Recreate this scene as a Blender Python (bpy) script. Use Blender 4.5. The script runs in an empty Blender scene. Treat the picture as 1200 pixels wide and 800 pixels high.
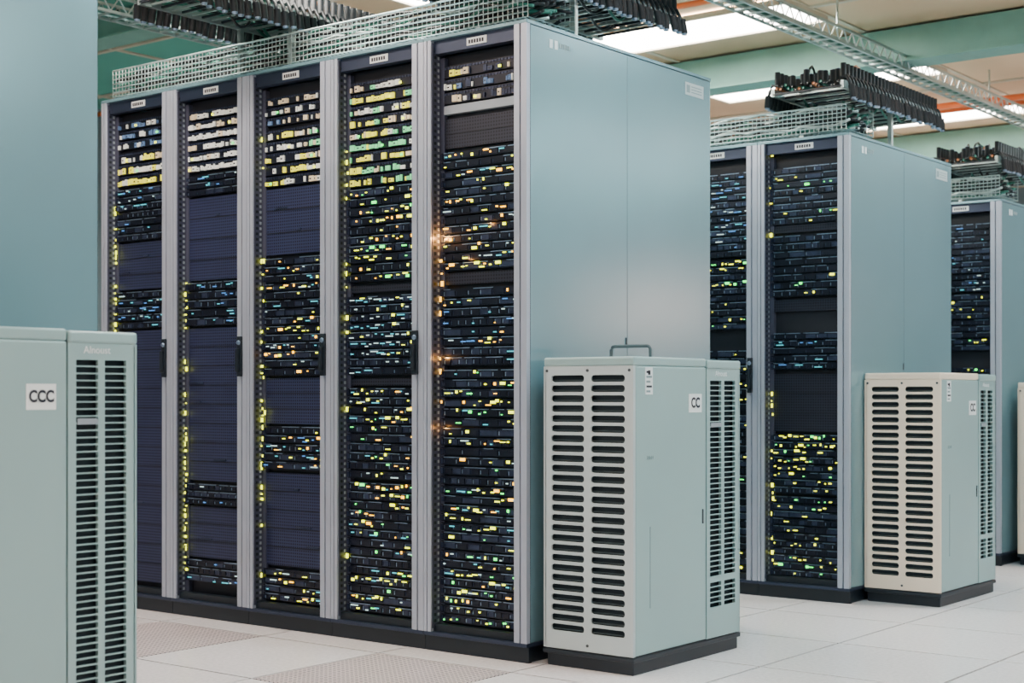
import bpy, math, random
from mathutils import Vector
from mathutils.geometry import tessellate_polygon
random.seed(7)
scene = bpy.context.scene
COL = scene.collection

# ---------------------------------------------------------------- materials
def mat(name, col, rough=0.5, metal=0.0, emit=None, es=0.0, var=0.06, nscale=6.0, bump=0.0, bscale=200.0, spec=0.5, coat=0.0):
    m = bpy.data.materials.new(name); m.use_nodes = True
    nt = m.node_tree; b = nt.nodes["Principled BSDF"]
    b.inputs["Roughness"].default_value = rough
    b.inputs["Metallic"].default_value = metal
    b.inputs["Specular IOR Level"].default_value = spec
    b.inputs["Coat Weight"].default_value = coat
    tc = nt.nodes.new("ShaderNodeTexCoord")
    no = nt.nodes.new("ShaderNodeTexNoise"); no.inputs["Scale"].default_value = nscale
    no.inputs["Detail"].default_value = 3
    nt.links.new(tc.outputs["Object"], no.inputs["Vector"])
    r = nt.nodes.new("ShaderNodeValToRGB")
    r.color_ramp.elements[0].position = 0.3; r.color_ramp.elements[1].position = 0.7
    r.color_ramp.elements[0].color = tuple(c*(1-var) for c in col)+(1,)
    r.color_ramp.elements[1].color = tuple(min(1,c*(1+var)) for c in col)+(1,)
    nt.links.new(no.outputs["Fac"], r.inputs["Fac"])
    nt.links.new(r.outputs["Color"], b.inputs["Base Color"])
    if emit:
        b.inputs["Emission Color"].default_value = tuple(emit)+(1,)
        b.inputs["Emission Strength"].default_value = es
    if bump > 0:
        n2 = nt.nodes.new("ShaderNodeTexNoise"); n2.inputs["Scale"].default_value = bscale
        nt.links.new(tc.outputs["Object"], n2.inputs["Vector"])
        bp = nt.nodes.new("ShaderNodeBump"); bp.inputs["Strength"].default_value = bump
        bp.inputs["Distance"].default_value = 0.002
        nt.links.new(n2.outputs["Fac"], bp.inputs["Height"])
        nt.links.new(bp.outputs["Normal"], b.inputs["Normal"])
    return m

def dot_mat(name, col, hole, pitch, rad, axes="XZ", rough=0.5, metal=0.0):
    m = mat(name, col, rough, metal)
    nt = m.node_tree; b = nt.nodes["Principled BSDF"]
    src = b.inputs["Base Color"].links[0].from_socket
    tc = nt.nodes.new("ShaderNodeTexCoord"); sp = nt.nodes.new("ShaderNodeSeparateXYZ")
    nt.links.new(tc.outputs["Object"], sp.inputs[0])
    outs = []
    for a in axes:
        d = nt.nodes.new("ShaderNodeMath"); d.operation = 'DIVIDE'; d.inputs[1].default_value = pitch
        nt.links.new(sp.outputs[a], d.inputs[0])
        f = nt.nodes.new("ShaderNodeMath"); f.operation = 'FRACT'; nt.links.new(d.outputs[0], f.inputs[0])
        s = nt.nodes.new("ShaderNodeMath"); s.operation = 'SUBTRACT'; s.inputs[1].default_value = 0.5
        nt.links.new(f.outputs[0], s.inputs[0])
        q = nt.nodes.new("ShaderNodeMath"); q.operation = 'MULTIPLY'
        nt.links.new(s.outputs[0], q.inputs[0]); nt.links.new(s.outputs[0], q.inputs[1])
        outs.append(q)
    ad = nt.nodes.new("ShaderNodeMath"); ad.operation = 'ADD'
    nt.links.new(outs[0].outputs[0], ad.inputs[0]); nt.links.new(outs[1].outputs[0], ad.inputs[1])
    lt = nt.nodes.new("ShaderNodeMath"); lt.operation = 'LESS_THAN'; lt.inputs[1].default_value = rad*rad
    nt.links.new(ad.outputs[0], lt.inputs[0])
    mx = nt.nodes.new("ShaderNodeMix"); mx.data_type = 'RGBA'
    nt.links.new(lt.outputs[0], mx.inputs[0])
    nt.links.new(src, mx.inputs[6]); mx.inputs[7].default_value = tuple(hole)+(1,)
    nt.links.new(mx.outputs[2], b.inputs["Base Color"])
    return m

M = {}
M['panel']   = mat("teal_painted_steel", (0.22,0.375,0.43), 0.24, 0.45, var=0.03, nscale=2, bump=0.05)
M['post']    = mat("aluminium_post", (0.44,0.47,0.56), 0.36, 0.35, var=0.04)
M['jamb']    = mat("dark_jamb_steel", (0.08,0.085,0.13), 0.45, 0.4)
M['header']  = mat("header_steel", (0.030,0.042,0.078), 0.4, 0.4)
M['black']   = mat("black_plastic", (0.004,0.009,0.016), 0.45)
M['dark']    = mat("rack_interior", (0.004,0.005,0.012), 0.6)
M['face']    = mat("server_faceplate", (0.007,0.009,0.020), 0.34, 0.3, var=0.3, nscale=9)
M['facel']   = mat("server_bay_steel", (0.035,0.045,0.085), 0.32, 0.5, var=0.3, nscale=30)
M['trim']    = mat("server_trim", (0.24,0.32,0.44), 0.3, 0.7, var=0.3, nscale=20)
M['blankn']  = dot_mat("perforated_blank_navy", (0.034,0.042,0.105), (0.005,0.006,0.018), 0.012, 0.3, "XZ", 0.45, 0.3)
M['blankb']  = dot_mat("perforated_blank_black", (0.020,0.022,0.038), (0.003,0.003,0.008), 0.012, 0.3, "XZ", 0.45, 0.3)
M['greybar'] = mat("grey_unit_front", (0.30,0.34,0.38), 0.4, 0.2)
M['white']   = mat("paper_label_glow", (0.72,0.74,0.70), 0.6, emit=(0.85,0.9,0.8), es=0.12)  # faint emission painted in so the labels look bright
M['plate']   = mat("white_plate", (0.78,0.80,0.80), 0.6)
M['cream']   = mat("cream_label_glow", (0.68,0.58,0.40), 0.6, emit=(1.0,0.75,0.4), es=0.12)  # slight glow put into the label colour
M['ylabel']  = mat("yellow_label_glow", (0.80,0.76,0.05), 0.6, emit=(0.85,0.82,0.04), es=0.5)  # glow added to a plain label so it reads bright
M['glabel']  = mat("green_label_glow", (0.16,0.60,0.30), 0.6, emit=(0.15,0.9,0.3), es=0.4)  # same added glow; the label itself is no lamp
M['blabel']  = mat("blue_label", (0.12,0.22,0.42), 0.6)
def led(n,c,s): return mat(n,(0.02,0.02,0.02),0.4,emit=c,es=s)
M['Ly'] = led("led_yellow",(0.76,0.80,0.003),5.0)
M['La'] = led("led_amber",(1.0,0.46,0.004),5.5)
M['Lg'] = led("led_green",(0.05,0.85,0.12),4.5)
M['Lc'] = led("led_cyan",(0.08,0.62,0.72),1.6)
M['Lw'] = led("led_white",(0.55,0.75,0.72),1.7)
M['Lb'] = led("led_blue",(0.08,0.30,0.75),1.5)
M['acp']  = mat("cooler_shaded_steel", (0.30,0.43,0.43), 0.36, 0.10, var=0.02, nscale=3, bump=0.04)  # darker than the cooler front: side-face shade put into the colour
M['acf']  = mat("cooler_grey_steel", (0.45,0.51,0.52), 0.42, 0.05, var=0.02, nscale=3)  # on coolers, the brighter light of the front face is in this tone
M['acp2'] = mat("cooler_warm_lit_steel", (0.84,0.69,0.55), 0.42, 0.05, var=0.02, nscale=3)  # warm light on the front faces put into the colour
M['seam'] = mat("panel_seam", (0.04,0.05,0.06), 0.7)
M['acdark'] = mat("cooler_interior", (0.008,0.018,0.026), 0.7)
M['louver'] = mat("cooler_louver", (0.09,0.12,0.13), 0.6)
M['galv'] = mat("galvanised_wire", (0.45,0.54,0.53), 0.35, 0.8, var=0.15)
M['cable'] = mat("black_cable", (0.005,0.008,0.011), 0.4)
M['gcable'] = mat("green_cable", (0.02,0.15,0.11), 0.45)
M['ccable'] = mat("copper_cable", (0.45,0.16,0.06), 0.45)
M['ink'] = mat("label_ink", (0.01,0.01,0.02), 0.6)
M['inkg'] = mat("embossed_grey", (0.20,0.27,0.28), 0.5)
M['ceil'] = mat("ceiling_panel_paint", (0.60,0.42,0.27), 0.8, var=0.25, nscale=0.5)
M['ceilg'] = mat("ceiling_panel_green", (0.08,0.34,0.28), 0.8, var=0.2, nscale=0.5)
M['beam'] = mat("teal_beam_paint", (0.16,0.36,0.31), 0.5, var=0.1)
M['pipe'] = mat("orange_pipe", (0.78,0.15,0.03), 0.4)
M['wall'] = mat("wall_paint", (0.13,0.19,0.22), 0.7, var=0.04)
M['lamp'] = mat("lamp_diffuser", (0.9,0.9,0.9), 0.5, emit=(1.0,0.94,0.84), es=24.0)
M['lampf'] = mat("lamp_frame", (0.55,0.48,0.38), 0.5)
M['tile'] = mat("floor_tile_laminate", (0.84,0.78,0.79), 0.22, var=0.09, nscale=70, bump=0.03)
M['tilep'] = dot_mat("perforated_floor_tile", (0.64,0.54,0.54), (0.09,0.07,0.08), 0.020, 0.31, "XY", 0.4)
M['sub'] = mat("subfloor", (0.03,0.03,0.035), 0.8)

# ---------------------------------------------------------------- mesh builder
class MB:
    def __init__(s): s.v=[]; s.f=[]; s.m=[]; s.keys=[]
    def mi(s,k):
        if k not in s.keys: s.keys.append(k)
        return s.keys.index(k)
    def face(s, pts, k):
        n=len(s.v); s.v += [tuple(p) for p in pts]; s.f.append(tuple(range(n,n+len(pts)))); s.m.append(s.mi(k))
    def box(s,x0,x1,y0,y1,z0,z1,k):
        n=len(s.v); i=s.mi(k)
        s.v += [(x0,y0,z0),(x1,y0,z0),(x1,y1,z0),(x0,y1,z0),(x0,y0,z1),(x1,y0,z1),(x1,y1,z1),(x0,y1,z1)]
        for q in ((0,3,2,1),(4,5,6,7),(0,1,5,4),(1,2,6,5),(2,3,7,6),(3,0,4,7)):
            s.f.append(tuple(n+a for a in q)); s.m.append(i)
    def tube(s, pts, r, k, n=6, cap=True):
        i=s.mi(k); P=[Vector(p) for p in pts]; rings=[]
        for a,p in enumerate(P):
            d = (P[min(a+1,len(P)-1)]-P[max(a-1,0)]).normalized()
            up = Vector((0,0,1)) if abs(d.z)<0.9 else Vector((1,0,0))
            u = d.cross(up).normalized(); w=d.cross(u).normalized()
            st=len(s.v)
            rr = r[a] if isinstance(r,(list,tuple)) else r
            for t in range(n):
                an=2*math.pi*t/n
                s.v.append(tuple(p+u*math.cos(an)*rr+w*math.sin(an)*rr))
            rings.append(st)
        for a in range(len(rings)-1):
            for t in range(n):
                s.f.append((rings[a]+t,rings[a]+(t+1)%n,rings[a+1]+(t+1)%n,rings[a+1]+t)); s.m.append(i)
        if cap:
            s.f.append(tuple(rings[0]+t for t in range(n))); s.m.append(i)
            s.f.append(tuple(rings[-1]+t for t in range(n))); s.m.append(i)
    def build(s,name,parent=None,loc=(0,0,0),bevel=0.0,smooth=False):
        me=bpy.data.meshes.new(name); me.from_pydata(s.v,[],s.f)
        for k in s.keys: me.materials.append(M[k])
        me.polygons.foreach_set("material_index", s.m)
        if smooth: me.polygons.foreach_set("use_smooth",[True]*len(s.f))
        me.update()
        o=bpy.data.objects.new(name,me); COL.objects.link(o); o.location=loc
        if parent: o.parent=parent
        if bevel>0:
            b=o.modifiers.new("bevel","BEVEL"); b.width=bevel; b.segments=2; b.limit_method='ANGLE'
        return o

def empty(name,loc=(0,0,0)):
    e=bpy.data.objects.new(name,None); e.empty_display_size=0.1; COL.objects.link(e); e.location=loc; return e

def text(body,name,parent,loc,rot,size,key,sx=1.0,bold=0.0):
    c=bpy.data.curves.new(name,'FONT'); c.body=body; c.size=size; c.extrude=0.0003; c.offset=bold
    c.align_x='CENTER'; c.align_y='CENTER'; c.materials.append(M[key])
    o=bpy.data.objects.new(name,c); COL.objects.link(o); o.parent=parent; o.location=loc; o.rotation_euler=rot
    o.scale=(sx,1,1); return o

# ---------------------------------------------------------------- racks
U=0.0445; US=0.034
PAL={'amber':['La','La','Ly','Ly','Lw','Lc'],'blue':['Lb','Lc','Lw','La','Ly'],'teal':['Lc','La','Ly','Lw','Lg','Ly','Ly'],
     'yw':['Ly','Ly','La','Ly','Lg'],'wt':['Lw','Lc','Lw','Ly'],'yg':['Ly','Ly','Ly','Lg'],'dim':['Lb','Lw','Lc']}
def equipment(W,H,prof,leds,x0,x1,Y,navy,rng):
    eq=MB(); lt=MB()
    eq.box(x0-0.02,x1+0.02,Y+0.02,Y+0.75,0.08,H-0.06,'dark')
    for rx in (x0+0.001,x1-0.019):
        eq.box(rx,rx+0.018,Y-0.001,Y+0.02,0.08,H-0.07,'jamb')
    ex0=x0+0.020; ex1=x1-0.018; w=ex1-ex0
    for (za,zb,typ,pal,den) in prof:
        un=US if typ=='server' else U
        n=max(1,int(round((za-zb)/un))); u=(za-zb)/n
        if typ=='gap': continue
        if typ=='blank':
            eq.box(ex0-0.01,ex1+0.01,Y+0.004,Y+0.02,zb+0.002,za-0.002,'blankn' if navy else 'blankb')
            k=int((za-zb)/(U*2))
            for q in range(k):
                z=zb+(q+1)*(za-zb)/(k+1)
                eq.box(ex0-0.01,ex1+0.01,Y+0.002,Y+0.006,z-0.0015,z+0.0015,'dark')
                if navy and rng.random()<0.35:
                    a=rng.uniform(ex0,ex1-0.1)
                    eq.box(a,a+rng.uniform(0.02,0.09),Y+0.0,Y+0.003,z+0.006,z+0.012,'facel')
            continue
        if typ=='bar':
            eq.box(ex0,ex1,Y-0.004,Y+0.02,zb,za,'greybar'); continue
        for i in range(n):
            z1=za-i*u; z0=z1-u
            if typ=='patch':
                eq.box(ex0-0.012,ex1+0.012,Y,Y+0.02,z0+0.003,z1-0.003,'face')
                x=ex0
                cols=pal
                run=rng.choice(cols)
                while x<ex1-0.02:
                    bw=rng.choice((0.008,0.012,0.018,0.026))
                    if rng.random()<0.4: run=rng.choice(cols)
                    if rng.random()<den:
                        hh=rng.uniform(0.30,0.52)*u
                        zz=z0+0.005+rng.uniform(0,0.003)
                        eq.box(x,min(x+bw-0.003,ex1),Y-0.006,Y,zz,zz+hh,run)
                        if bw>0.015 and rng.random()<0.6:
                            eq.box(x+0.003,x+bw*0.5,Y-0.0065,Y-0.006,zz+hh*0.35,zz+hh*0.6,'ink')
                    x+=bw
                x=ex0
                while x<ex1-0.012:
                    eq.box(x,x+0.010,Y-0.002,Y,z1-0.013,z1-0.006,'facel'); x+=0.0145
                if rng.random()<0.8:
                    xx=rng.uniform(ex0,ex1-0.03)
                    lt.box(xx,xx+0.012,Y-0.008,Y-0.006,z0+0.010,z0+0.018,rng.choice(['Ly','Lg','Ly']))
            elif typ=='server':
                pr=rng.uniform(0.0,0.006)
                eq.box(ex0-0.014,ex1+0.014,Y-pr,Y+0.02,z0+0.002,z1-0.003,'face')
                eq.box(ex0-0.012,ex0-0.002,Y-pr-0.007,Y-pr,z0+0.006,z1-0.008,'facel')
                eq.box(ex1+0.002,ex1+0.012,Y-pr-0.007,Y-pr,z0+0.006,z1-0.008,'facel')
                xs=ex0
                while xs<ex1:
                    l=rng.uniform(0.02,0.12)
                    if rng.random()<0.7: eq.box(xs,min(xs+l,ex1),Y-pr-0.003,Y-pr,z1-0.0065,z1-0.0035,'trim')
                    xs+=l+rng.uniform(0.004,0.03)
                nb=rng.choice((4,6,8,10)); bw=w/nb
                for b in range(nb):
                    xb=ex0+b*bw
                    eq.box(xb+0.002,xb+bw-0.003,Y-pr-0.004,Y-pr,z0+0.006,z1-0.010,'facel' if rng.random()<0.3 else 'face')
                    eq.box(xb+0.004,xb+0.007,Y-pr-0.006,Y-pr-0.004,z0+0.008,z1-0.013,'trim' if rng.random()<0.5 else 'facel')
                m=13; cl=rng.random(); act=rng.choice((0.3,0.7,1.1,1.8))
                for s_ in range(m):
                    p=den*act*(1.7 if abs(s_/m-cl)<0.25 else 0.55)
                    if rng.random()<p:
                        xl=ex0+(s_+rng.random()*0.6)*w/m
                        c=rng.choice(PAL[pal]); lw=rng.choice((0.005,0.008,0.013,0.022)); lh=rng.choice((0.0035,0.005,0.010))
                        if c in('Lw','Lc','Lb'): lw*=1.6; lh=0.004
                        zz=z0+rng.uniform(0.2,0.65)*u
                        lt.box(xl,min(xl+lw,ex1),Y-pr-0.008,Y-pr-0.004,zz,zz+lh,c)
    for (za,zb,xo,c,st,den) in leds:
        z=za; on=0.8
        while z>zb:
            if rng.random()<0.18: on=rng.choice((0.15,0.7,1.2))
            if rng.random()<den*on:
                xr=rng.choice((0.0,0.0,0.006))
                lt.box(x0+xo+xr,x0+xo+xr+rng.choice((0.005,0.008,0.012)),Y-0.012,Y-0.009,z,z+rng.choice((0.005,0.010,0.018)),c)
            z-=st*rng.uniform(0.7,1.2)
    return eq,lt

def rack(loc,W,D,H,prof,leds,navy,handle,seed,label=True,endpanel=True):
    rng=random.Random(seed)
    e=empty("server_rack",loc)
    R=0.050
    fr=MB()
    fr.box(-W+0.01,-0.01,0.03,D-0.02,0,0.055,'black')
    fr.box(-W+0.0,0.0,0.012,0.03,0.0,0.055,'black')
    fr.box(-W,0,0.0,D,0.055,0.068,'header')
    fr.box(-W,0,0.0,D,H-0.012,H,'panel')
    fr.box(-W+0.03,-0.055,0.018,0.05,H-0.060,H-0.012,'header')
    fr.box(-W+0.03,-0.055,0.018,0.05,0.068,0.095,'black')
    fr.box(-W,-W+0.014,0,0.05,0.068,H-0.012,'post')
    fr.box(-W+0.014,-W+0.018,0.006,0.05,0.068,H-0.012,'seam')
    fr.box(-W+0.018,-W+0.034,0.0,R+0.03,0.068,H-0.012,'post')
    fr.box(-W+0.034,-W+0.037,0.006,R+0.03,0.08,H-0.02,'jamb')
    z=0.10
    while z<H-0.05:
        fr.box(-W+0.037,-W+0.0385,0.014,0.026,z,z+0.011,'black')
        fr.box(-W+0.037,-W+0.0385,0.034,0.044,z,z+0.011,'greybar')
        z+=0.022
    fr.box(-0.055,-0.031,0.0,0.05,0.068,H-0.012,'post')
    fr.box(-0.031,-0.025,0.008,0.05,0.068,H-0.012,'seam')
    fr.box(-0.025,0.0,0.0,0.02,0.068,H-0.012,'post')
    fr.box(-0.025,0.0,0.02,0.022,0.068,H-0.012,'seam')
    mid=D*0.503
    for s in (0,1):
        xa,xb=((-0.014,0.0) if s==0 else (-W,-W+0.014))
        fr.box(xa+0.001,xb-0.001,0.02,D-0.004,0.068,H-0.014,'seam')
        if s==0:
            fr.box(xa,xb,0.023,mid-0.0015,0.070,H-0.016,'panel')
            fr.box(xa,xb,mid+0.0015,D-0.006,0.070,H-0.016,'panel')
    fr.box(-W+0.014,-0.014,D-0.03,D,0.055,H-0.012,'panel')
    fr.build("cabinet_frame",e,bevel=0.0015)
    eq,lt=equipment(W,H,prof,leds,-W+0.038,-0.055,R,navy,rng)
    eq.build("rack_equipment",e); 
    if lt.v: lt.build("status_lights",e)
    if handle:
        h=MB(); zc=1.07*H/2.2
        h.box(-0.046,-0.022,-0.012,0.0,zc-0.08,zc+0.08,'black')
        h.box(-0.041,-0.027,-0.026,-0.012,zc-0.062,zc+0.03,'black')
        h.tube([(-0.034,-0.012,zc+0.055),(-0.034,-0.018,zc+0.055)],0.008,'trim',10)
        h.build("door_handle",e,bevel=0.002)
    if label:
        l=MB(); c=-W*0.5
        l.box(c-0.045,c+0.045,0.0155,0.018,H-0.050,H-0.024,'plate')
        for a in range(6): l.box(c-0.036+a*0.012,c-0.028+a*0.012,0.0148,0.0155,H-0.044,H-0.031,'ink')
        l.build("rack_label",e)
    if endpanel:
        l=MB()
        l.box(0.0,0.0015,D-0.20,D-0.06,H-0.095,H-0.045,'acf')
        l.box(0.0015,0.002,D-0.19,D-0.165,H-0.085,H-0.055,'inkg')
        for a in range(3): l.box(0.0015,0.002,D-0.155,D-0.075,H-0.083+a*0.011,H-0.079+a*0.011,'inkg')
        for yy in (0.13,0.16): l.box(0.0,0.0015,yy,yy+0.018,H-0.075,H-0.045,'plate')
        for a in range(5): l.box(0.0,0.0012,0.19+a*0.013,0.199+a*0.013,H-0.066,H-0.05,'inkg')
        l.box(0.0,0.004,mid-0.012,mid-0.006,H*0.5,H*0.5+0.03,'seam')
        l.build("side_label",e)
    return e

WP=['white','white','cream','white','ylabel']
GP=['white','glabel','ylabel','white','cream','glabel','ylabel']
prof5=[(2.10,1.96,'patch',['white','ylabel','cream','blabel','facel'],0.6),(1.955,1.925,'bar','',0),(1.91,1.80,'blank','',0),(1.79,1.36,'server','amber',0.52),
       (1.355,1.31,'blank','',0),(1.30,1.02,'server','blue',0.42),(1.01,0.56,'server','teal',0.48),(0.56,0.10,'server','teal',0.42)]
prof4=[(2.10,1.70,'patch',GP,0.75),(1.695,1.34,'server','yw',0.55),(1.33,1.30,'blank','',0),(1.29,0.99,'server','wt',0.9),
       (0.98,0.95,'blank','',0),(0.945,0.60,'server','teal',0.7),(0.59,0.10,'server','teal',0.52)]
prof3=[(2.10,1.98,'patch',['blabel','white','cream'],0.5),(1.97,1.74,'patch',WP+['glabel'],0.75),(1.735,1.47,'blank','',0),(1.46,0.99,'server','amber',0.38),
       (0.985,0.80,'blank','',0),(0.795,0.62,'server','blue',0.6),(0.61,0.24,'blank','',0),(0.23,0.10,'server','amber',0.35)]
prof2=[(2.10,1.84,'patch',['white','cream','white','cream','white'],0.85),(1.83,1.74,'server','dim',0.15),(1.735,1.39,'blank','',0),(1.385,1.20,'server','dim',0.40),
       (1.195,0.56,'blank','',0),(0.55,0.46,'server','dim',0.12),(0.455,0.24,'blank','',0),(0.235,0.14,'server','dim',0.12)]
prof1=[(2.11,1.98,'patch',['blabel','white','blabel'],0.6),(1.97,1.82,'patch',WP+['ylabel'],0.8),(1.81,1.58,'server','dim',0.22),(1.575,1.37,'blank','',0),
       (1.365,1.20,'server','dim',0.35),(1.195,0.11,'blank','',0)]
W1,D1,H1=0.467,1.231,2.20; P=0.469
L5=[(1.75,0.2,0.004,'La',0.05,0.4)]
L4=[(2.0,1.0,0.004,'Ly',0.045,0.45),(1.0,0.15,0.004,'Ly',0.05,0.3)]
L3=[(1.44,0.12,0.002,'Ly',0.026,0.9),(1.44,0.12,0.014,'Ly',0.05,0.4),(2.0,1.8,0.004,'Ly',0.04,0.4)]
L2=[(1.38,0.15,0.004,'Ly',0.028,0.85)]
L1=[(1.72,1.18,0.004,'Ly',0.026,0.85)]
cfg=[(prof5,L5,False,False),(prof4,L4,False,True),(prof3,L3,True,True),(prof2,L2,True,True),(prof1,L1,True,True)]
for i,(p,l,nv,h) in enumerate(cfg):
    r=rack((-i*P,0,0),W1,D1,H1,p,l,nv,h,100+i,True,i==0)
    if i==0:
        for k,(xx,zz,pw) in enumerate(((-0.405,1.48,0.7),(-0.407,1.05,0.12),(-0.407,0.80,0.08),(-0.30,1.40,0.12),(-0.20,1.52,0.10))):
            pl=bpy.data.lights.new("added_amber_glow","POINT"); pl.energy=pw; pl.color=(1.0,0.40,0.08); pl.shadow_soft_size=0.005  # added amber point lights standing in for lens bloom around the equipment
            po=bpy.data.objects.new("added_amber_glow",pl); COL.objects.link(po); po.parent=r; po.location=(xx,0.028,zz)

def sc(prof,H):
    k=(H-0.1)/2.1
    return [(a*k,b*k,t,c,d) for a,b,t,c,d in prof]
profA=[(2.08,1.80,'server','yg',0.16),(1.80,1.76,'blank','',0),(1.75,1.45,'server','yg',0.08),(1.44,1.38,'blank','',0),(1.28,1.10,'server','dim',0.12),
       (1.08,0.80,'blank','',0),(0.79,0.50,'server','yg',0.42),(0.49,0.10,'server','yg',0.22)]
profB=[(2.08,1.66,'server','dim',0.2),(1.65,1.30,'server','yg',0.22),(1.20,0.90,'server','yg',0.16),(0.88,0.10,'server','yg',0.22)]
LA=[(0.95,0.12,0.010,'Ly',0.035,0.6),(2.0,1.5,0.004,'Ly',0.08,0.5)]
for i in range(5):
    rack((0.239-i*0.452,2.007,0),0.45,1.17,2.065,sc(profA if i%2==0 else profB,2.065),LA,False,i>0,200+i,True,i==0)
for i in range(5):
    rack((0.25-i*0.452,3.83,0),0.45,1.17,1.96,sc(profB if i%2==0 else profA,1.96),LA,False,i>0,300+i,True,i==0)
for i in range(3):
    rack((-0.45-i*P,-2.645,0),W1,D1,2.2,sc(profA,2.2),LA,False,i>0,400+i,True,False)

# ---------------------------------------------------------------- coolers
def slot_cell(mb,to3,u0,u1,v0,v1,cu,cv,hw,hh,depth,key,n=3,rf=1.0):
    r=hh*rf; hole=[]
    for (sx,sy,a0) in ((1,-1,-90),(1,1,0),(-1,1,90),(-1,-1,180)):
        for s in range(n+1):
            a=math.radians(a0+90*s/n)
            hole.append((cu+sx*(hw-r)+math.cos(a)*r, cv+sy*(hh-r*0.98)+math.sin(a)*r*0.98))
    outer=[(u0,v0),(u1,v0),(u1,v1),(u0,v1)]
    allp=outer+hole
    tris=tessellate_polygon([[Vector((a,b,0)) for a,b in outer],[Vector((a,b,0)) for a,b in hole]])
    base=len(mb.v); i=mb.mi(key)
    for a,b in allp: mb.v.append(to3(a,b,0))
    for t in tris: mb.f.append(tuple(base+q for q in t)); mb.m.append(i)
    hb=len(mb.v); k=len(hole)
    for a,b in hole: mb.v.append(to3(a,b,0))
    for a,b in hole: mb.v.append(to3(a,b,depth))
    for q in range(k):
        mb.f.append((hb+q,hb+(q+1)%k,hb+k+(q+1)%k,hb+k+q)); mb.m.append(i)

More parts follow.
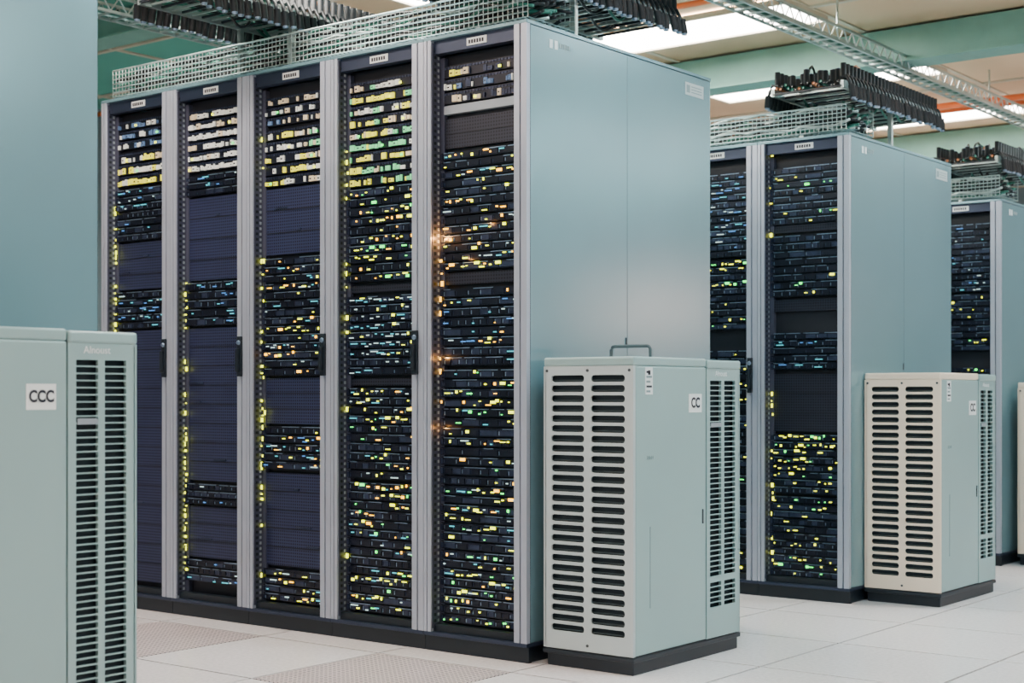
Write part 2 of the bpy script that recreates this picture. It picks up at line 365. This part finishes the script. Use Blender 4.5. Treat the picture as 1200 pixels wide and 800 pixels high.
def cooler(loc,W,D,H,gw,fkey='acf',mark='CCC',fullgrille=False,handle=False):
    e=empty("air_conditioner",loc)
    b=MB(); zb=0.062
    ys=D-gw
    b.box(0.008,W-0.006,0.010,D-0.006,0,zb,'black')
    b.box(-0.002,W+0.003,-0.003,D+0.002,zb-0.020,zb-0.004,'black')
    b.build("cooler_plinth",e,bevel=0.004)
    c=MB(); c.box(0.02,W-0.02,0.02,D-0.02,zb,H-0.02,'acdark'); c.build("cooler_core",e)
    s=MB()
    s.box(0,W,0,ys-0.0015,H-0.03,H,'acp' if fkey=='acf' else fkey)
    s.box(0,0.015,0.0,D,zb,H-0.03,fkey)
    s.box(W-0.015,W,0.012,ys-0.0015,zb,H-0.03,'acp')
    s.build("cooler_shell",e,bevel=0.006)
    s=MB()
    s.box(0,W+0.004,ys+0.0015,D,H-0.034,H-0.004,'acp')
    s.box(0,W,D-0.015,D,zb,H-0.034,'acp')
    s.build("cooler_rear_cap",e,bevel=0.006)
    f=MB(); to=lambda u,v,d:(u,0.0+d,v)
    mx=0.030; gap=0.022; cw=(W-2*mx-gap)/2; z0=zb+0.055; z1=H-0.055
    n=int((z1-z0)/0.0335); ph=(z1-z0)/n
    f.box(0,W,0.0,0.012,z1,H-0.03,fkey); f.box(0,W,0.0,0.012,zb,z0,fkey)
    f.box(0,mx,0,0.012,z0,z1,fkey); f.box(W-mx,W,0,0.012,z0,z1,fkey); f.box(mx+cw,mx+cw+gap,0,0.012,z0,z1,fkey)
    for k in range(n):
        for cx in (mx,mx+cw+gap):
            slot_cell(f,to,cx,cx+cw,z0+k*ph,z0+(k+1)*ph,cx+cw/2,z0+(k+0.5)*ph,cw/2-0.003,ph*0.34,0.006,fkey,4,0.9)
            f.face([(cx+0.004,0.013,z0+k*ph+ph*0.20),(cx+cw-0.004,0.013,z0+k*ph+ph*0.20),(cx+cw-0.004,0.0065,z0+k*ph+ph*0.38),(cx+0.004,0.0065,z0+k*ph+ph*0.38)],'louver')
    for (sx,sz) in ((0.015,H-0.045),(W-0.015,H-0.045),(W/2,zb+0.02),(W/2,z1+0.010)):
        f.tube([(sx,0.0,sz),(sx,-0.003,sz)],0.005,'seam',8)
    f.build("front_grille",e)
    f=MB(); to=lambda u,v,d:(W-d,u,v)
    y0=ys+0.0015; y1=D; z0=zb+(0.105 if not fullgrille else 0.10); z1=H-0.075
    m1=0.022; gp=0.018; cw=((y1-y0)-2*m1-gp-0.01)/2
    f.box(W-0.012,W,y0,y1,z1,H-0.034,'acp'); f.box(W-0.012,W,y0,y1,zb,z0,'acp')
    f.box(W-0.012,W,y0,y0+m1,z0,z1,'acp'); f.box(W-0.012,W,y0+m1+cw,y0+m1+cw+gp,z0,z1,'acp'); f.box(W-0.012,W,y0+m1+2*cw+gp,y1,z0,z1,'acp')
    n=int((z1-z0)/0.0180); ph=(z1-z0)/n
    for k in range(n):
        for cy in (y0+m1,y0+m1+cw+gp):
            if k in (int(n*0.13),) and not fullgrille:
                f.face([to(cy,z0+k*ph,0),to(cy+cw,z0+k*ph,0),to(cy+cw,z0+(k+1)*ph,0),to(cy,z0+(k+1)*ph,0)],'acp'); continue
            slot_cell(f,to,cy,cy+cw,z0+k*ph,z0+(k+1)*ph,cy+cw/2,z0+(k+0.5)*ph,cw/2-0.001,ph*0.41,0.007,'acp',2,0.35)
    f.box(W,W+0.003,y0+m1+0.004,y0+m1+cw-0.004,z1-0.165,z1-0.150,'greybar')
    f.build("side_grille",e)
    l=MB()
    yc=ys-0.075; zc=H-0.155 if not fullgrille else H-0.17
    l.box(W,W+0.0015,yc-0.045,yc+0.040,zc-0.032,zc+0.032,'plate')
    l.box(W,W+0.0015,0.07,0.115,H-0.125,H-0.035,'plate')
    for a in range(5): l.box(W+0.0015,W+0.002,0.076,0.109 if a%2 else 0.100,H-0.118+a*0.016,H-0.111+a*0.016,'ink' if a in(1,4) else 'inkg')
    l.box(W+0.0015,W+0.002,0.086,0.10,H-0.06,H-0.045,'ink')
    l.box(W-0.001,W+0.001,0.10,0.103,zb+0.15,zb+0.42,'inkg')
    if not fullgrille: l.box(W,W+0.003,ys-0.03,ys-0.024,H*0.45,H*0.45+0.05,'seam')
    l.build("cooler_labels",e)
    text(mark,"mark_text",e,(W+0.0022,yc-0.002,zc),(math.pi/2,0,math.pi/2),0.040 if len(mark)>2 else 0.048,'ink',0.85,0.0016)
    text("Alnoust","name_text",e,(W+0.0012,y0+gw*0.5-0.02,H-0.052),(math.pi/2,0,math.pi/2),0.026,'plate')
    text("3:3:11","model_text",e,(W+0.0012,0.10,H*0.68),(math.pi/2,0,math.pi/2),0.018,'inkg')
    if handle:
        h=MB(); zt=H; xa,xb,yy=0.074,0.238,0.30
        pts=[(xa,yy,zt-0.01),(xa,yy,zt+0.030)]
        for a in range(1,5):
            t=a/5*math.pi/2; pts.append((xa+0.014*(1-math.cos(t)),yy,zt+0.030+0.014*math.sin(t)))
        pts+= [(xa+0.014,yy,zt+0.044),(xb-0.014,yy,zt+0.044)]
        for a in range(1,5):
            t=a/5*math.pi/2; pts.append((xb-0.014+0.014*math.sin(t),yy,zt+0.030+0.014*math.cos(t)))
        pts+=[(xb,yy,zt+0.030),(xb,yy,zt-0.01)]
        h.tube(pts,0.006,'louver',8); h.build("carry_handle",e,smooth=True)
    return e
cooler((0.049,0.032,0),0.364,0.700,1.044,0.235,handle=True,mark='CC')
cooler((0.245,2.152,0),0.350,0.655,1.012,0.21,fkey='acp2',mark='CC')
cooler((0.30,3.95,0),0.350,0.655,0.98,0.21,fkey='acp2',mark='CC')
cooler((-0.434,-2.268,0),0.350,0.700,1.085,0.212,mark='CCC',fullgrille=True)

# ---------------------------------------------------------------- trays and cable bundles
def basket(loc,L,Wd,Hh,along='X',pitch=0.022,name="cable_tray",cables=True):
    e=empty(name,loc); t=MB(); r=0.0024
    def P3(a,b,c): return (a,b,c) if along=='X' else (b,a,c)
    nb=int(Wd/0.035)
    for k in range(nb+1): t.tube([P3(0,k*Wd/nb,0),P3(L,k*Wd/nb,0)],r,'galv',4,False)
    nz=int(Hh/0.018)
    for k in range(1,nz+1):
        for b in (0,Wd): t.tube([P3(0,b,k*Hh/nz),P3(L,b,k*Hh/nz)],r*(1.7 if k==nz else 1),'galv',4,False)
    n=int(L/pitch)
    for k in range(n+1):
        a=k*L/n; t.tube([P3(a,0,Hh),P3(a,0,0),P3(a,Wd,0),P3(a,Wd,Hh)],r,'galv',4,False)
    t.build("tray_wires",e)
    if cables:
        c=MB(); rng=random.Random(int(L*100)+3)
        for k in range(34):
            b=0.03+rng.random()*(Wd-0.06); h=0.012+rng.random()*(Hh-0.01); pts=[]
            ns=31
            for s in range(ns):
                pts.append(P3(s*L/(ns-1),min(Wd-0.015,max(0.015,b+rng.uniform(-0.025,0.025))),max(0.01,h+rng.uniform(-0.014,0.014))))
            c.tube(pts,0.0065,rng.choice(['gcable','cable','gcable','galv','cable','cable']),6)
        c.build("tray_cables",e,smooth=True)
    f=MB()
    for a in (0.1*L,0.5*L,0.9*L):
        for b in (0.02,Wd-0.02):
            x,y,_=P3(a,b,0); f.box(x-0.01,x+0.01,y-0.01,y+0.01,-0.024,0.0,'galv')
    f.build("tray_feet",e)
    return e
basket((-2.34,0.06,2.225),2.30,0.28,0.115)
basket((-2.02,2.06,2.090),2.22,0.28,0.11)
basket((-2.00,3.90,1.985),2.22,0.28,0.11)

def bundle(loc,Wd,L,seed):
    e=empty("cable_bundle_tray",loc); rng=random.Random(seed); t=MB()
    for x in (0,Wd): 
        t.box(x-0.008,x+0.008,0,L,0.0,0.035,'galv')
    k=0
    while k*0.05<L:
        t.box(0,Wd,k*0.05,k*0.05+0.008,0.006,0.014,'galv' if k%2 else 'black'); k+=1
    t.build("ladder",e)
    c=MB()
    nc=int(Wd/0.014)
    for i in range(nc):
        x=0.015+i*(Wd-0.03)/(nc-1); pts=[]
        for s in range(15):
            pts.append((x+rng.uniform(-0.006,0.006),0.01+s*(L-0.02)/14,0.024+rng.uniform(0,0.025)))
        c.tube(pts,0.0075,rng.choice(['cable','cable','gcable','cable','cable','ccable']),6)
    for side in (0,1):
        y=0.02
        while y<L-0.02:
            x=Wd+0.012 if side else -0.012
            sg=1 if side else -1
            tilt=rng.uniform(0.0,0.02)
            c.tube([(x-sg*0.03,y,0.05),(x,y,0.055),(x+sg*0.014,y,0.03),(x+sg*(0.018+tilt*0.5),y,-0.005)],[0.006,0.008,0.008,0.007],'cable',6)
            zt=rng.uniform(-0.003,0.003)
            c.tube([(x+sg*(0.018+tilt*0.5),y,0.01+zt),(x+sg*(0.022+tilt),y,-0.045+zt)],0.015,'cable',8)
            c.tube([(x+sg*(0.022+tilt),y,-0.045+zt),(x+sg*(0.022+tilt),y,-0.052+zt)],0.011,'trim',8)
            c.tube([(x-sg*0.02,y+0.01,0.05),(x-sg*0.02,y+0.01,0.115)],0.013,'cable',8)
            y+=0.038
    y=0.05
    while y<L-0.04:
        for x in (Wd*0.22,Wd*0.42,Wd*0.62,Wd*0.8):
            h=0.10+rng.uniform(-0.015,0.02)
            c.tube([(x,y,0.04),(x,y,h)],0.014,'cable',8)
            c.tube([(x,y,h),(x,y,h+0.004)],0.009,'trim',8)
        y+=0.05
    for k in range(16):
        y=rng.uniform(0.05,L-0.2); x=rng.uniform(0.05,Wd-0.05); l=rng.uniform(0.10,0.2); dx=rng.uniform(-0.06,0.06)
        c.tube([(x+dx*t/6,y+l*t/6,0.05+0.09*math.sin(math.pi*t/6)) for t in range(7)],0.006,rng.choice(['cable','gcable','ccable']),6)
    for k in range(8):
        y=rng.uniform(0.05,L-0.25); x=rng.uniform(0.03,Wd-0.03); l=rng.uniform(0.10,0.2)
        c.tube([(x,y+l*t/6,0.01-0.035*math.sin(math.pi*t/6)) for t in range(7)],0.006,rng.choice(['cable','gcable']),6)
    c.build("black_cables",e,smooth=True)
    f=MB()
    for y in (0.5,):
        f.box(-0.01,0.01,y,y+0.02,-0.198,0,'galv'); f.box(Wd-0.01,Wd+0.01,y,y+0.02,-0.198,0,'galv')
    f.build("stand",e)
    return e
bundle((-0.46,-0.12,2.40),0.38,1.24,1)
bundle((-1.52,-0.44,2.40),0.30,1.40,2)
bundle((-0.14,2.02,2.265),0.34,1.10,3)
bundle((-0.12,3.85,2.16),0.34,1.10,4)

def ladder(loc,L,Wd):
    e=empty("overhead_cable_ladder",loc); t=MB()
    for x in (0,Wd):
        t.box(x-0.006,x+0.006,0,L,0,0.012,'galv'); t.box(x-0.006,x+0.006,0,L,0.075,0.087,'galv')
    y=0
    while y<L-0.1:
        for x in (0,Wd):
            t.tube([(x,y,0.01),(x,y+0.05,0.078)],0.004,'galv',4,False); t.tube([(x,y+0.05,0.078),(x,y+0.10,0.01)],0.004,'galv',4,False)
        t.box(0,Wd,y,y+0.012,0.0,0.008,'galv'); y+=0.10
    t.build("ladder_frame",e)
    c=MB()
    for k in range(3): c.tube([(0.03+k*0.03,0,0.022),(0.03+k*0.03,L,0.022)],0.009,['galv','gcable','galv'][k],6)
    c.build("ladder_cables",e)
    h=MB(); y=0.8
    while y<L:
        h.tube([(Wd/2,y,0.08),(Wd/2,y,3.0-loc[2])],0.005,'galv',6); y+=2.2
    h.build("hanger_rods",e)
ladder((-0.45,-2.0,2.74),12.0,0.12)
ladder((-2.95,-2.0,2.74),12.0,0.14)

# ---------------------------------------------------------------- room
X0,X1,Y0,Y1,HC=-6.0,5.2,-6.5,11.0,3.0
b=MB(); b.box(-3.0,X1,Y0,Y1,HC,HC+0.1,'ceil'); b.box(X0,-3.0,Y0,Y1,HC,HC+0.1,'ceilg')
b.build("ceiling")
t=MB()
y=-6.0
while y<Y1:
    t.box(X0,X1,y,y+0.03,HC-0.012,HC,'lampf'); y+=0.84
x=-5.6
while x<X1:
    t.box(x,x+0.03,Y0,Y1,HC-0.010,HC-0.001,'lampf'); x+=1.25
t.build("trim_1")
for nm,a in (("wall_left",(X0-0.1,X0,Y0,Y1,-0.05,HC)),("wall_right",(X1,X1+0.1,Y0,Y1,-0.05,HC)),
             ("wall_back",(X0,X1,Y1,Y1+0.1,-0.05,HC)),("wall_front",(X0,X1,Y0-0.1,Y0,-0.05,HC))):
    b=MB(); b.box(*a,'wall'); b.build(nm)
fl=MB(); fl.box(X0,X1,Y0,Y1,-0.06,-0.008,'sub')
T=0.6; gx=-0.55; gy=-0.15; g=0.005
i0=math.floor((X0-gx)/T); i1=math.ceil((X1-gx)/T); j0=math.floor((Y0-gy)/T); j1=math.ceil((Y1-gy)/T)
for i in range(i0,i1):
    for j in range(j0,j1):
        xa=max(X0,gx+i*T)+g; xb=min(X1,gx+(i+1)*T)-g; ya=max(Y0,gy+j*T)+g; yb=min(Y1,gy+(j+1)*T)-g
        if xb<=xa or yb<=ya: continue
        perf=(j in(-1,) and i%2==0 and i<=0) or (j==-3 and i%2==0)
        fl.box(xa,xb,ya,yb,-0.02,0.0,'tilep' if perf else 'tile')
fl.build("floor")

for (ya,yb,za) in ((3.95,4.10,2.80),(7.35,7.50,2.80),(1.0,1.12,2.86)):
    b=MB(); b.box(-5.9,5.1,ya,yb,za,2.985,'beam'); b.box(-5.9,5.1,ya-0.03,yb+0.03,za-0.012,za,'beam'); b.build("ceiling_beam")
for (yy,zz,r) in ((4.40,2.90,0.020),(5.9,2.90,0.022),(6.1,2.90,0.014),(8.0,2.92,0.02),(2.6,2.93,0.016)):
    b=MB(); b.tube([(-5.9,yy,zz),(5.1,yy,zz)],r,'pipe',10)
    for x in (-4,-2,0,2,4): b.box(x-0.01,x+0.01,yy-0.01,yy+0.01,zz,2.99,'galv')
    b.build("sprinkler_pipe",smooth=False)

def troffer(x,y,L,Wd,col,power,tint=None):
    e=empty("ceiling_light",(x,y,HC-0.012)); f=MB()  # builds the real ceiling fixtures and the added fill panels alike
    f.box(-0.02,L+0.02,-0.02,0,-0.03,0.0,'lampf'); f.box(-0.02,L+0.02,Wd,Wd+0.02,-0.03,0.0,'lampf')
    f.box(-0.02,0,0,Wd,-0.03,0.0,'lampf'); f.box(L,L+0.02,0,Wd,-0.03,0.0,'lampf')
    f.box(0,L,0,Wd,-0.02,-0.002,'lamp'); f.build("light_fixture",e)
    ld=bpy.data.lights.new("lamp_tube","AREA"); ld.shape='RECTANGLE'; ld.size=L; ld.size_y=Wd; ld.energy=power; ld.color=col
    lo=bpy.data.objects.new("lamp_tube",ld); COL.objects.link(lo); lo.parent=e; lo.location=(L/2,Wd/2,-0.024)
for y in (3.0,4.70,6.36,8.30,1.4,-0.3):
    troffer(-2.15,y,1.55,0.46,(1.0,0.94,0.84),28)
FILL_TEAL=(0.42,0.84,1.0); FILL_WARM=(1.0,0.68,0.54)
for y,p in ((-1.9,8),(0.2,34),(2.5,28),(4.7,22),(6.9,16)):  # added out-of-view fill: teal light fading down the rack ends
    troffer(0.75,y,0.9,0.30,FILL_TEAL,p)
for y in (-1.5,0.6,2.7,4.8,6.9):  # added fill outside the frame, cool light for the right-hand faces
    troffer(3.4,y,1.25,0.30,FILL_TEAL,14)
for x in (-3.2,-1.4,0.4):  # added warm fill, unseen, for the faces turned to the front
    troffer(x,-4.2,1.25,0.30,FILL_WARM,26)
    troffer(x,-5.6,1.25,0.30,FILL_WARM,18)
troffer(-1.95,-1.3,1.25,0.30,(1.0,0.74,0.65),28)  # one more added warm fill panel, out of view on the left
e=empty("added_reflection_light",(X1,8.7,1.75)); f=MB()  # added unseen warm source, gives the rack sides a pinkish reflection
f.box(-0.06,0.0,-0.5,0.5,-0.22,0.22,'lampf'); f.build("added_light_housing",e,bevel=0.01)
ld=bpy.data.lights.new("added_reflection_glow","AREA"); ld.shape='RECTANGLE'; ld.size=0.4; ld.size_y=0.9; ld.energy=36; ld.color=(1.0,0.5,0.38)
lo=bpy.data.objects.new("added_reflection_glow",ld); COL.objects.link(lo); lo.parent=e; lo.location=(-0.065,0,0); lo.rotation_euler=(0,math.pi/2,0)

w=bpy.data.worlds.new("world"); scene.world=w; w.use_nodes=True
w.node_tree.nodes["Background"].inputs[0].default_value=(0.4,0.6,0.65,1); w.node_tree.nodes["Background"].inputs[1].default_value=0.1

# ---------------------------------------------------------------- camera
cd=bpy.data.cameras.new("camera"); cam=bpy.data.objects.new("camera",cd); COL.objects.link(cam)
cam.location=(3.090,-4.0385,0.925); cam.rotation_euler=(math.pi/2,0,math.radians(37.98))
cd.sensor_width=36; cd.lens=52.44; cd.shift_y=0.05
cd.dof.use_dof=True; cd.dof.focus_distance=5.4; cd.dof.aperture_fstop=4.0
cd.clip_start=0.05
scene.camera=cam
